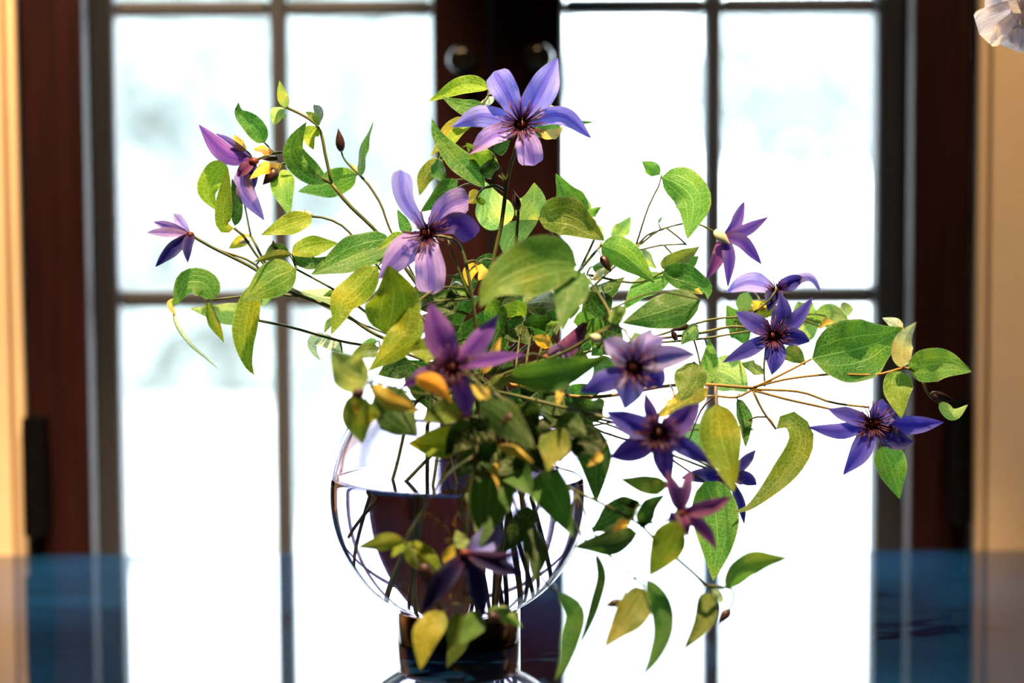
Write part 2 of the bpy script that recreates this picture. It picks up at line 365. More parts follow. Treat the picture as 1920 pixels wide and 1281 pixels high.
# ------------------------------------------------------------------ table
yf = onz(960, 1036).y
tb = empty('table', (0, (yf-1.0)/2, FLOOR)); tag(tb, 'dark glossy lacquered table in front of the window', 'table'); O = tb.location
bevel(MB().box(-1.15, 1.15, -1.05, yf, -.035, 0).build('tabletop', M['table'], tb, O), .003, 3)
for sx in (-1, 1):
    for y in (-.98, yf-.07):
        bevel(MB().box(sx*1.06-.035, sx*1.06+.035, y-.035+.0, y+.035, FLOOR, -.035).build('leg', M['table'], tb, O), .004)
    MB().box(sx*1.06-.012, sx*1.06+.012, -.945, yf-.105, -.115, -.035).build('apron', M['table'], tb, O)
for y in (-.98, yf-.07): MB().box(-1.025, 1.025, y-.012, y+.012, -.115, -.035).build('apron', M['table'], tb, O)

# ------------------------------------------------------------------ vase and water
RV = .1004; TH = .0028; ZC = .1145; HB = .0245; RB = .0478
RI = RV-TH; mouth = .066
va = empty('glass_vase', (0, 0, 0)); tag(va, 'round amethyst-tinted glass bowl vase on a dark brass ring foot', 'vase')
po = [(0.0, ZC-RV)]; a0 = -math.pi/2; a1 = math.asin(mouth/RV); N = 44
po += [(RV*math.cos(a0+(a1-a0)*k/N), ZC+RV*math.sin(a0+(a1-a0)*k/N)) for k in range(1, N+1)]
rm = RV*math.cos(a1); ri = math.sqrt(RI**2-mouth**2)
po += [((rm*.7+ri*.3), ZC+mouth+.0012), ((rm*.3+ri*.7), ZC+mouth+.0012)]
a1i = math.asin(mouth/RI)
po += [(RI*math.cos(a1i+(a0-a1i)*k/N), ZC+RI*math.sin(a1i+(a0-a1i)*k/N)) for k in range(0, N)] + [(0, ZC-RI)]
MB().lathe(po, 96).build('bowl', M['glass'], va, smooth=True)
zs = ZC-math.sqrt(RV**2-(RB-.004)**2)
tag(MB().lathe([(0, 0), (RB-.001, 0), (RB, .001), (RB, HB-.001), (RB-.001, HB), (RB-.004, HB), (RB-.0045, .006), (0, .006)], 72).build('foot_ring', M['brass'], va, smooth=True), 'dark brass ring foot')
va.children[-1].data.polygons.foreach_set('use_smooth', [True]*len(va.children[-1].data.polygons))
RW = RI+.0002; lv = .0146; aw = math.asin(lv/RW)
pw = [(0, ZC-RW)]+[(RW*math.cos(a0+(aw-a0)*k/36), ZC+RW*math.sin(a0+(aw-a0)*k/36)) for k in range(1, 37)]+[(RI*.985*math.cos(aw), ZC+lv-.0004), (RI*.9, ZC+lv-.0006), (0, ZC+lv-.0006)]
wo = MB().lathe(pw, 96).build('water', M['water'], smooth=True); tag(wo, 'clear water filling the round vase past its middle', 'water')

# ------------------------------------------------------------------ leaf and petal blades
def prof_leaf(t): return max(0, math.sin(math.pi*min(1, t**.70)))**.82*(1-.45*max(0, t-.5)) if 0 < t < 1 else 0
def prof_petal(t): return max(.16*(1-t), (math.sin(math.pi*min(1, t**.85))**.85)*(1 if t < .6 else 1-.18*((t-.6)/.4)**2))
def prof_blunt(t): return max(.2, t**.55)*max(0, 1-t**7)**.5
def prof_fan(t): return (.10+.95*t**.8)*max(0, 1-t**9)**.35
PROF = {'leaf': prof_leaf, 'petal': prof_petal, 'blunt': prof_blunt, 'fan': prof_fan}
def blade(name, pts, wm, mat, parent, org, color, prof='leaf', roll=0.0, twist=0.0, fold=.3, ruf=.12, n=16, nc=8, seed=0, curl=0.0):
    r = random.Random(seed); pf = PROF[prof]; sp = spline(pts, n); v, uv, f = [], [], []
    ph, fr = r.uniform(0, 6.3), r.uniform(7, 12); lastW = None
    for i, p in enumerate(sp):
        t = i/n; T = (sp[min(i+1, n)]-sp[max(i-1, 0)]).normalized(); V = (p-CAM).normalized()
        W = T.cross(V)
        if W.length < .15: W = lastW if lastW else T.orthogonal()
        W = (W-T*W.dot(T)).normalized()
        if lastW and W.dot(lastW) < 0 and False: W = -W
        lastW = W; Nn = W.cross(T).normalized()
        if Nn.dot(V) > 0: Nn = -Nn
        a = roll+twist*(t-.5); W2 = W*math.cos(a)+Nn*math.sin(a); N2 = Nn*math.cos(a)-W*math.sin(a)
        h = .5*wm*pf(t)
        for j in range(nc+1):
            s = -1+2*j/nc; q = abs(s)
            off = W2*(s*h*math.cos(fold))+N2*(h*q**1.05*math.sin(fold)-curl*h*q*q)
            off += N2*(ruf*h*q*q*math.sin(fr*t*1.3+ph+(1.7 if s > 0 else 0)))
            v.append(p+off-org); uv.append((t, j/nc))
    for i in range(n):
        for j in range(nc):
            k = i*(nc+1)+j; f.append((k, k+1, k+nc+2, k+nc+1))
    return mesh_obj(name, v, f, mat, parent, uv=uv, color=color)
COL = {'G': (.040, .145, .030), 'D': (.018, .068, .015), 'Y': (.135, .23, .016), 'P': (.17, .32, .12), 'C': (.46, .38, .08), 'B': (.34, .46, .44), 'O': (.085, .145, .025), 'L': (.08, .215, .042), 'K': (.009, .038, .009)}  # K: shade inside the bouquet put into a near-black leaf green
PXM = 1.86/F
SP = {}
class Sprig:
    """one cut stem of clematis: stem with side shoots, leaves, flowers and buds"""
    def __init__(s, key, d, label, foot, lines, r=.0015, gate=None):
        s.sc = (.26, .18, .035) if key == 'J' else (.075, .105, .03); s.d = d; fa, fr = math.radians(foot[0]), foot[1]
        fz = ZC-math.sqrt(max(.0001, (RI-.004)**2-fr**2)) if len(foot) < 3 else ZC+foot[2]
        s.org = Vector((fr*math.cos(fa), fr*math.sin(fa), fz)); s.rt = empty('clematis_sprig', s.org)
        tag(s.rt, label, 'flower stem', 'clematis sprigs in the glass vase')
        s.mb = MB(); s.pts = []; s.seed = sum(map(ord, key))*13; SP[key] = s; s.r = r
        for k, ln in enumerate(lines):
            p3 = [P(q[0], q[1], q[2] if len(q) > 2 else d) for q in ln]
            if k == 0:
                g = gate if gate else (0.0, 0.0)
                m0 = Vector((g[0], g[1], ZC+mouth+.010)); p3 = [s.org, s.org.lerp(m0, .55)+Vector((0, 0, .004)), m0]+p3
            s.line(p3, r if k == 0 else r*.72)
    def line(s, p3, r, r1=None, store=True):
        n = max(6, int(sum((b-a).length for a, b in zip(p3, p3[1:]))/.008)); q = spline(p3, min(n, 60))
        s.mb.tube(q, r, r*.8 if r1 is None else r1, 7)
        if store: s.pts += [x for x in q if x.z > ZC+.06 or s.d < -.1]
    def near(s, p): return min(s.pts, key=lambda q: (q-p).length)
    def nxt(s): s.seed += 1; return s.seed
    def petiole(s, p, t, r=.0008):
        q = s.near(p)
        if (q-p).length < .0015: return
        L = (q-p).length; s.line([q, q.lerp(p, .5)+Vector((0, 0, min(.012, L*.12))), p], r, r*.8, store=False)
    def leaf(s, wpx, col, *pts, d=None, dt=None, roll=None, fold=None, twist=None, ruf=.17, pet=True, curl=0.0):
        sd = s.nxt(); r = random.Random(sd); d0 = s.d if d is None else d; dt = r.uniform(-.05, .02) if dt is None else dt
        roll = r.uniform(-.6, .6) if roll is None else roll; fold = r.choice((-1, 1))*r.uniform(.12, .5) if fold is None else fold
        twist = r.uniform(-.5, .5) if twist is None else twist
        n = len(pts); p3 = [P(x, y, d0+dt*k/max(1, n-1)) for k, (x, y) in enumerate(pts)]
        if n == 2:
            mid = p3[0].lerp(p3[1], .5); L = (p3[1]-p3[0]).length
            p3 = [p3[0], mid+Vector((0, r.uniform(-.05, .05)*L, r.uniform(.02, .10)*L)), p3[1]]
        k = (d0-CAM.y)/1.86
        c = COL[col]; j = r.uniform(.85, 1.15); c = (c[0]*j*r.uniform(.9, 1.12), c[1]*j, c[2]*j)
        o = blade('leaf', p3, wpx*PXM*k*1.07/max(.45, math.cos(roll)*math.cos(fold)), M['leaf'], s.rt, s.org, c, 'leaf', roll, twist, fold, ruf, seed=sd, curl=curl)
        if pet: s.petiole(p3[0], p3[1]-p3[0])
        return o
    def bud(s, wpx, base, tip, d=None, mat='bud', pet=True):
        d0 = s.d if d is None else d; a, b = P(*base, d0), P(*tip, d0-.004); L = (b-a).length; r = wpx*PXM/2
        mb = MB(); mb.lathe([(0, 0), (r*.45, L*.02), (r*.85, L*.16), (r, L*.34), (r*.82, L*.55), (r*.45, L*.75), (r*.16, L*.9), (0, L)], 10)
        z = (b-a).normalized(); x = z.orthogonal().normalized(); y = z.cross(x); m = Matrix((x, y, z)).transposed()
        for i, q in enumerate(mb.v):
            an = math.atan2(q.y, q.x); k = 1+.10*math.cos(4*an); mb.v[i] = a+m @ Vector((q.x*k, q.y*k, q.z))
        o = mb.build('bud', M[mat], s.rt, s.org, smooth=True)
        if pet: s.petiole(a, b-a, .0007)
        return o
    def flower(s, c, col, petals, d=None, face=-.012, sten=True, size=1.0, pet=True):
        """petals: (tip_x, tip_y, width px[, 'blunt'][, depth of the tip against the centre][, (mid)])"""
        d0 = s.d if d is None else d; cp = P(*c, d0); r = random.Random(s.nxt()); rad = .0042*size
        mb = MB()
        for k in range(14):
            a = r.uniform(0, 6.3); e = r.uniform(0, 1); q = Vector((math.cos(a)*rad*e, -abs(face)*.25*r.uniform(.5, 1), math.sin(a)*rad*e))
            mb.tube([cp, cp+q*.6, cp+q], .0010*size, .0005*size, 6)
        mb.lathe([(0, -.003*size), (rad*.8, -.002*size), (rad, 0), (rad*.7, .002*size), (0, .003*size)], 10, cp)
        fo = mb.build('flower', M['carpel'], s.rt, s.org, smooth=True)
        for ptl in petals:
            sd = s.nxt(); rr = random.Random(sd); tx, ty, wp = ptl[:3]; kind = 'petal'; dd = rr.uniform(-.006, .010); md = None; cl = col
            for e in ptl[3:]:
                if e == 'blunt': kind = e
                elif isinstance(e, tuple) and len(e) == 2: md = e
                elif isinstance(e, tuple): cl = e
                elif isinstance(e, (int, float)): dd = e
            tp = P(tx, ty, d0+dd); L = (tp-cp).length
            if md: mp = P(*md, d0+dd*.5+face*.4)
            else: mp = cp.lerp(tp, .5)+Vector((0, face*.5, rr.uniform(.0, .06)*L))
            j = rr.uniform(.88, 1.12); cc = tuple(min(1, x*j) for x in cl)
            roll = rr.uniform(-.35, .35); fold = rr.choice((-.35, .3, .45)) if kind == 'petal' else .2
            blade('petal', [cp, mp, tp], wp*PXM*1.1*((d0-CAM.y)/1.86)/max(.6, math.cos(roll)*math.cos(fold)), M['petal'], fo, s.org, cc, kind, roll, rr.uniform(-.4, .4), fold, .14, 14, 8, sd)
        if sten:
            mb = MB()
            for k in range(38):
                a = 2*math.pi*(k+r.random())/38; L = size*.0125*r.uniform(.65, 1.15); o_ = Vector((math.cos(a), 0, math.sin(a)))
                mb.tube([cp+o_*rad*.5, cp+o_*L*.6+Vector((0, -.008*size, 0)), cp+o_*L+Vector((0, -.009*size*r.uniform(.6, 1.3), .001))], .00042*size, .00034*size, 5)
            mb.build('stamen_cluster', M['stamen'], fo, s.org, smooth=True)
        if pet: s.petiole(cp, Vector((0, 0, 1)), .0010)
        return fo
    def done(s):
        s.mb.build('stem', M['stem'], s.rt, s.org, smooth=True, color=s.sc)
VI = (.22, .28, .88); PK = (.42, .35, .78); NV = (.014, .022, .15); PU = (.20, .085, .46); IN = (.065, .075, .46); MA = (.20, .06, .18); LV = (.36, .40, .88); DP = (.085, .055, .33)  # PK: lilac-pink for lamplit petals, some warm light put into the colour
# ---- sprig rising top left, purple flower in profile
s = Sprig('A', .02, 'clematis sprig with a purple flower in profile beside a large drooping leaf and curled tip', (200, .055), [
    [(880, 690, .0), (800, 560), (718, 448), (655, 385), (622, 345)], [(622, 345), (610, 290), (597, 238), (560, 212), (537, 201), (531, 188)],
    [(622, 345), (590, 325), (560, 307), (530, 307)], [(575, 316), (545, 290), (518, 287), (490, 296), (476, 302)]], .0019, (.02, .01))
s.leaf(20, 'P', (537, 202), (530, 180), (524, 151)); s.leaf(28, 'P', (534, 203), (522, 212), (514, 235))
s.leaf(36, 'G', (496, 268), (478, 240), (448, 212), (447, 192), dt=-.01, roll=.1); s.leaf(20, 'D', (599, 234), (598, 212), (588, 196), roll=.5)
s.leaf(14, 'O', (598, 230), (585, 217), (572, 210)); s.leaf(28, 'Y', (595, 238), (582, 258), (588, 281))
s.leaf(44, 'G', (612, 342), (580, 322), (552, 290), (556, 262), (575, 228), dt=-.02, roll=.15, fold=-.3)
s.leaf(42, 'L', (536, 318), (530, 350), (543, 406), dt=-.02, roll=.0); s.leaf(20, 'C', (462, 283), (450, 272), (438, 252))
s.leaf(16, 'C', (514, 285), (495, 280), (474, 280)); s.leaf(22, 'C', (529, 308), (500, 312), (468, 336), roll=.4)
s.bud(26, (520, 318), (492, 347), d=.01); s.bud(11, (522, 298), (486, 298), d=.03)
s.leaf(42, 'Y', (424, 303), (402, 330), (390, 362), (409, 397), dt=.0, roll=.2, d=.03); s.leaf(30, 'Y', (439, 428), (420, 424), (420, 385), (424, 345), (427, 312), dt=-.01, roll=.1, d=.01, pet=False)
s.leaf(22, 'D', (440, 424), (442, 380), (435, 334), d=.025, pet=False)
s.flower((476, 302), PU, [(372, 233, 32, (421, 286), PU), (496, 414, 34, (455, 345), PK), (470, 362, 24, .01, NV), (404, 250, 18, .02, PK), (445, 330, 20, (455, 320), MA)], sten=False)
s.line([P(439, 428, .01), P(455, 440, .01), P(490, 490, .01), P(540, 540, .01)], .0011)
# ---- thin shoot with an upright bud
s = Sprig('B', .04, 'thin clematis sprig with one upright pointed brown bud and a narrow leaf', (60, .03), [
    [(880, 690, .02), (800, 560), (735, 438), (715, 385), (690, 345), (677, 331)], [(677, 331), (660, 315), (645, 298), (640, 284)]], .0013, (.03, .02))
s.leaf(48, 'G', (668, 330), (615, 345), (558, 359), dt=.02, roll=.3); s.leaf(15, 'G', (677, 331), (679, 285), (700, 227), roll=.9, fold=.2)
s.leaf(10, 'P', (668, 327), (664, 316), (658, 306)); s.bud(20, (640, 284), (634, 239))
s.leaf(22, 'Y', (470, 442), (450, 455), (428, 466), d=.06, pet=False); s.bud(14, (470, 448), (446, 456), d=.055, mat='stem', pet=False)
s.line([P(470, 442, .06), P(462, 400, .06), P(458, 380, .05)], .001); s.line([P(470, 442, .06), P(520, 520, .05), P(640, 590, .04), P(760, 640, .03)], .0012)
# ---- arching shoot with one broad leaf
s = Sprig('C', .0, 'short arching clematis sprig ending in a smooth yellow-green leaf and a white bud', (320, .03), [
    [(870, 690, -.01), (760, 560), (700, 490), (668, 450), (640, 422), (610, 409), (585, 406)]], .0012, (-.01, .02))
s.leaf(38, 'Y', (585, 406), (540, 422), (489, 441), dt=-.02, roll=.2); s.bud(18, (585, 404), (545, 397), mat='palebud', d=.01); s.bud(9, (556, 404), (520, 412), d=.015, pet=False)
s.leaf(66, 'G', (738, 455), (655, 484), (582, 516), dt=-.03, roll=.35, fold=.35); s.leaf(30, 'Y', (745, 462), (700, 480), (650, 510), d=.02)
s.leaf(20, 'Y', (760, 440), (740, 448), (705, 470), d=-.005); s.leaf(22, 'G', (765, 445), (757, 420), (745, 392), d=.02)
# ---- long left sprig with dark-blue-backed flower
s = Sprig('D', -.01, 'clematis sprig stretched sideways ending in a small flower with pink and navy petals', (215, .035), [
    [(880, 700, -.01), (760, 650), (700, 625), (630, 580), (540, 545), (470, 500), (400, 465), (360, 442)],
    [(720, 612), (640, 552), (556, 505)], [(560, 556), (500, 550), (455, 556), (401, 562)], [(545, 548), (500, 520), (470, 490), (400, 466)]], .0016, (-.02, .0))
s.flower((357, 440), PK, [(288, 416, 16, .02), (275, 436, 17, .01), (325, 400, 18, .03, LV), (291, 501, 24, -.01, NV), (352, 494, 20, -.02, NV)], sten=False, size=.8)
s.leaf(38, 'Y', (547, 477), (590, 462), (634, 456), d=-.02, dt=.02, roll=-.2, fold=.3); s.leaf(17, 'O', (547, 477), (510, 480), (474, 492), d=-.02)
s.leaf(28, 'D', (549, 480), (585, 494), (613, 481), d=-.01); s.bud(14, (516, 470), (512, 450), d=-.015)
s.leaf(20, 'D', (540, 475), (515, 465), (495, 480), d=-.01)
s.leaf(64, 'L', (556, 505), (515, 522), (454, 565), d=-.03, dt=-.02, roll=.1, fold=-.2)
s.leaf(50, 'L', (401, 562), (385, 534), (350, 532), (324, 576), d=-.01, dt=-.01, roll=.1, fold=.2)
s.leaf(8, 'B', (324, 574), (330, 608), (355, 645), (385, 670), (412, 694), d=-.01, roll=.6, pet=False)
s.leaf(14, 'C', (326, 560), (322, 575), (330, 590), d=-.012, pet=False); s.leaf(22, 'Y', (388, 566), (402, 602), (420, 643), d=0)
s.leaf(30, 'B', (640, 562), (605, 558), (562, 545), d=.02); s.leaf(18, 'G', (655, 560), (630, 550), (605, 555), d=.02)
# ---- lower left shoot
s = Sprig('E', .0, 'clematis sprig running low to the side, hung with one long pointed yellow-green leaf', (185, .07, -.055), [
    [(880, 720, -.02), (780, 670), (710, 652), (640, 640), (550, 615), (485, 601)]], .0013, (-.03, -.02))
s.leaf(46, 'Y', (478, 532), (464, 590), (458, 640), (465, 682), (477, 704), d=-.02, dt=-.01, roll=.2); s.leaf(38, 'P', (478, 590), (420, 586), (356, 579), d=.03, roll=.2)
s.leaf(16, 'P', (507, 550), (500, 562), (492, 577), d=.02, pet=False); s.leaf(14, 'G', (630, 600), (618, 606), (608, 624), d=.02, pet=False)
s.leaf(24, 'B', (642, 662), (617, 643), (592, 638), (587, 655), (602, 678), d=.01, roll=.4); s.leaf(28, 'Y', (708, 657), (682, 660), (654, 674), d=-.01)
s.leaf(14, 'P', (708, 640), (690, 645), (672, 658), d=.02); s.line([P(485, 601), P(480, 560, -.01), P(478, 535, -.02)], .0008)
# ---- tall flower
s = Sprig('F', .0, 'tallest clematis sprig, crowned by a wide-open pale blue flower with pink-lit lower petals', (0, .04), [
    [(900, 700, .0), (915, 560), (925, 490), (940, 420), (948, 360), (955, 320), (968, 275), (976, 242)], [(948, 360), (930, 349), (909, 352)],
    [(948, 357), (944, 338), (931, 328)], [(958, 520), (968, 450), (972, 395)], [(952, 350), (920, 280), (900, 215), (915, 180)]], .0019, (.015, .0))
s.flower((978, 233), VI, [(926, 134, 60, .0, (948, 170), 'blunt'), (1046, 108, 52, .01, (1016, 165)), (1110, 260, 32, .015, (1052, 215)), (1001, 311, 58, 'blunt', -.012, PK), (877, 291, 34, .0, (922, 258), PK), (847, 238, 40, .005, (905, 216))], size=1.45, d=-.012)
s.leaf(32, 'Y', (918, 166), (870, 160), (803, 190), d=.02, roll=.2); s.leaf(30, 'G', (912, 203), (870, 202), (828, 182), d=.015); s.leaf(14, 'B', (927, 182), (912, 192), (893, 200), d=.025)
s.leaf(28, 'C', (868, 219), (840, 250), (808, 294), d=.03); s.leaf(20, 'Y', (885, 222), (850, 262), (822, 300), d=.035)
s.leaf(40, 'G', (909, 352), (850, 293), (820, 255), (810, 222), d=-.01, roll=.35, fold=.3); s.leaf(40, 'Y', (933, 314), (905, 300), (874, 268), d=-.005)
s.leaf(32, 'D', (925, 296), (915, 315), (921, 336), d=-.015); s.leaf(22, 'D', (925, 284), (940, 275), (957, 263), d=.0)
s.leaf(32, 'O', (830, 300), (800, 330), (786, 368), d=.03); s.leaf(26, 'G', (830, 343), (822, 320), (821, 296), d=.02)
s.leaf(46, 'G', (856, 353), (820, 365), (788, 397), d=.02); s.leaf(24, 'C', (901, 361), (888, 370), (872, 378), d=.01); s.leaf(12, 'Y', (893, 372), (905, 380), (900, 383), d=.01)
s.leaf(66, 'P', (945, 425), (925, 390), (909, 340), d=.03, dt=.01, roll=.1); s.leaf(52, 'P', (975, 418), (1000, 385), (1002, 342), d=.03, roll=.15)
s.leaf(48, 'P', (946, 480), (965, 440), (1009, 413), d=.02, roll=-.2); s.bud(18, (972, 394), (962, 355), d=-.005)
s.leaf(24, 'G', (1000, 240), (1020, 245), (1052, 236), d=.03); s.leaf(20, 'C', (1015, 258), (1035, 252), (1056, 238), d=.025); s.leaf(12, 'G', (1040, 228), (1075, 230), (1115, 229), d=.03)
s.leaf(24, 'P', (1000, 213), (1020, 206), (1055, 210), d=.03)
# ---- second flower
s = Sprig('G', -.03, 'clematis sprig bearing the broad, ruffled blue-and-pink flower just below the tallest one', (20, .03), [
    [(900, 710, -.02), (885, 560), (868, 475), (845, 447), (805, 442)], [(880, 560), (850, 480), (840, 450)]], .0017, (.0, -.01))
s.flower((801, 437), PK, [(751, 318, 46, (757, 372), 'blunt', VI), (880, 372, 60, 'blunt', (838, 388)), (889, 446, 54, 'blunt', (856, 418), DP), (812, 552, 70, 'blunt', -.015), (708, 524, 52, (755, 470)), ], size=1.35, d=-.04)
s.leaf(54, 'Y', (708, 499), (672, 538), (643, 563), (634, 595), (620, 629), dt=-.02, roll=.2); s.leaf(98, 'Y', (723, 626), (734, 592), (738, 556), (734, 525), (727, 497), d=-.06, dt=-.02, roll=.1, fold=.2)
s.leaf(56, 'Y', (770, 575), (763, 620), (735, 652), (690, 697), d=-.07, roll=.2); s.leaf(26, 'L', (818, 568), (850, 556), (882, 552), d=.0)
s.leaf(48, 'G', (826, 593), (860, 572), (900, 556), d=-.01); s.leaf(46, 'G', (856, 642), (888, 620), (912, 580), d=-.02, roll=.1)
s.leaf(40, 'D', (774, 544), (795, 560), (818, 590), d=.0); s.leaf(28, 'D', (938, 494), (910, 492), (878, 503), d=.02); s.leaf(48, 'D', (838, 548), (865, 535), (897, 528), d=.02)
s.leaf(24, 'C', (897, 496), (882, 512), (879, 538), d=-.02); s.leaf(18, 'C', (903, 494), (906, 510), (897, 526), d=-.02); s.leaf(30, 'D', (800, 600), (780, 620), (775, 655), d=.0)
# ---- top right sprig
s = Sprig('H', .04, 'clematis sprig with a hooded leaf at its top and a star flower seen from behind', (340, .02), [
    [(930, 700, .02), (1050, 600), (1130, 520), (1190, 468)], [(1190, 468), (1215, 390), (1237, 345), (1240, 330)],
    [(1190, 468), (1230, 435), (1260, 424), (1300, 418), (1330, 430), (1352, 441)], [(1195, 470), (1240, 460), (1285, 458)], [(1250, 428), (1272, 445), (1288, 460)],
    [(1190, 466), (1215, 440), (1245, 430)], [(1245, 460), (1262, 478)]], .0014, (.04, .02))
s.flower((1356, 443), DP, [(1396, 376, 21, .02, (1378, 420)), (1443, 405, 22, .01, (1395, 432)), (1429, 497, 24, -.01, (1392, 455)), (1365, 540, 22, -.02, (1368, 480)), (1323, 524, 25, -.01, (1345, 485), MA)], sten=False, d=.045, size=.9)
s.bud(22, (1340, 432), (1370, 460), mat='palebud', d=.035, pet=False)
s.leaf(26, 'L', (1238, 328), (1222, 316), (1204, 302), d=.04); s.leaf(70, 'L', (1240, 332), (1280, 352), (1300, 385), (1289, 449), d=.03, dt=-.02, roll=.1, fold=-.3)
s.leaf(30, 'P', (1155, 458), (1165, 435), (1183, 406), d=.06); s.leaf(34, 'O', (1240, 502), (1280, 482), (1312, 462), d=.04); s.leaf(14, 'C', (1180, 470), (1190, 465), (1203, 458), d=.035)
s.leaf(24, 'G', (1275, 510), (1292, 496), (1310, 480), d=.045); s.bud(9, (1195, 478), (1204, 495), d=.05); s.leaf(6, 'G', (1234, 418), (1238, 412), (1243, 405), d=.04)
s.leaf(26, 'P', (1200, 478), (1215, 486), (1232, 505), d=.05)
# ---- right blue pair
s = Sprig('I', .01, 'clematis sprig with two deep blue flowers overlapping, one facing out and one seen edge-on', (205, .085, -.025), [
    [(930, 700, -.01), (1100, 660), (1200, 640), (1310, 625), (1380, 612), (1447, 628)], [(1200, 645), (1310, 636), (1400, 622), (1440, 620)],
    [(1200, 640), (1330, 600), (1400, 592), (1440, 565), (1455, 545)], [(1440, 640), (1433, 680), (1434, 725)]], .0014, (.03, .0))
s.flower((1449, 629), IN, [(1379, 585, 33, (1412, 605)), (1463, 549, 35, (1466, 585)), (1524, 557, 28, (1493, 600)), (1519, 641, 32, (1488, 630)), (1447, 704, 38, (1453, 668), -.01), (1355, 680, 27, (1405, 655))], d=-.01, size=1.15)
s.flower((1455, 543), IN, [(1361, 548, 34, (1405, 530), LV), (1541, 549, 17, (1515, 519), LV), (1512, 524, 26, (1485, 528)), (1440, 585, 30, -.02, NV)], d=.03, size=.8)
s.leaf(44, 'L', (1397, 602), (1378, 600), (1362, 572), d=.05); s.leaf(28, 'P', (1403, 548), (1394, 575), (1384, 600), d=.045); s.leaf(32, 'O', (1456, 580), (1425, 582), (1390, 600), d=.03)
s.leaf(24, 'C', (1428, 582), (1420, 572), (1409, 564), d=.035); s.leaf(44, 'P', (1538, 607), (1560, 590), (1592, 600), d=.07); s.leaf(38, 'P', (1580, 602), (1582, 588), (1576, 571), d=.07)
s.leaf(50, 'P', (1482, 630), (1510, 612), (1541, 590), d=.06); s.leaf(40, 'P', (1498, 604), (1510, 586), (1524, 568), d=.07); s.leaf(34, 'O', (1470, 656), (1490, 668), (1511, 686), d=.02)
s.leaf(24, 'P', (1432, 694), (1410, 690), (1390, 681), d=.03); s.leaf(40, 'G', (1372, 608), (1390, 625), (1400, 650), d=.06); s.leaf(16, 'C', (1536, 612), (1550, 606), (1566, 606), d=.06)
s.leaf(34, 'L', (1319, 724), (1330, 680), (1330, 635), d=-.0, roll=.1); s.leaf(66, 'P', (1330, 690), (1370, 705), (1402, 735), d=.04, roll=.1)
s.leaf(28, 'P', (1308, 612), (1290, 628), (1276, 647), d=.0); s.bud(16, (1290, 610), (1256, 620), d=.0); s.bud(9, (1262, 622), (1272, 640), d=.0); s.bud(12, (1268, 638), (1258, 616), d=.0, pet=False)
# ---- far right sprig
s = Sprig('J', -.02, 'branching clematis sprig with golden side stems, a large veined leaf and violet star flower', (300, .02), [
    [(940, 720, -.03), (1100, 745), (1250, 724), (1320, 721), (1412, 728)], [(1412, 728), (1470, 700), (1522, 673)],
    [(1412, 726), (1480, 710), (1560, 702), (1640, 703), (1692, 690)], [(1692, 690), (1712, 694), (1730, 715), (1740, 740), (1761, 756)],
    [(1412, 730), (1500, 735), (1560, 755), (1630, 764)], [(1412, 732), (1480, 750), (1560, 768), (1635, 790)], [(1412, 733), (1430, 770), (1455, 805)],
    [(1412, 730), (1380, 745), (1340, 742)]], .0016, (.03, -.02))
s.leaf(112, 'G', (1522, 673), (1600, 656), (1650, 640), (1695, 615), dt=.02, roll=.15, fold=.35); s.leaf(20, 'B', (1693, 614), (1675, 605), (1654, 596), d=.0)
s.leaf(38, 'B', (1694, 688), (1690, 655), (1697, 630), (1718, 604), roll=.2); s.leaf(62, 'L', (1703, 693), (1763, 682), (1822, 697), dt=-.02, roll=.15, fold=.25)
s.leaf(52, 'L', (1687, 696), (1684, 730), (1690, 785), dt=-.02, roll=.1, fold=.15); s.leaf(24, 'P', (1761, 756), (1788, 776), (1815, 759)); s.bud(19, (1745, 738), (1793, 753))
s.flower((1635, 794), IN, [(1552, 767, 28, (1595, 782)), (1514, 801, 28, (1575, 808)), (1580, 892, 38, (1613, 845), -.015), (1715, 829, 38, (1680, 825), NV), (1770, 792, 33, (1705, 797)), (1668, 760, 44, .01, (1655, 775))], d=-.03, size=1.25)
s.leaf(56, 'L', (1654, 838), (1672, 880), (1687, 936), d=.0, roll=.1)
s.leaf(46, 'O', (1455, 805), (1478, 788), (1500, 812), (1497, 845), (1475, 882), (1440, 922), (1403, 955), (1367, 962), dt=-.02, roll=.2, twist=1.3, fold=.35)
s.leaf(36, 'C', (1327, 730), (1280, 756), (1226, 785), d=-.05); s.leaf(58, 'O', (1302, 678), (1292, 715), (1276, 752), d=-.04, roll=.1); s.leaf(14, 'C', (1265, 745), (1258, 752), (1252, 762), d=-.04)
s.leaf(74, 'Y', (1343, 758), (1352, 820), (1366, 870), (1376, 924), d=-.10, dt=-.03, roll=.15, fold=.25); s.leaf(26, 'G', (1382, 748), (1396, 790), (1398, 840), d=.0); s.leaf(14, 'L', (1385, 803), (1398, 802), (1414, 806), d=.0)
s.leaf(60, 'P', (1283, 795), (1300, 825), (1322, 860), d=.04); s.leaf(26, 'G', (1290, 830), (1310, 850), (1345, 862), d=.02)
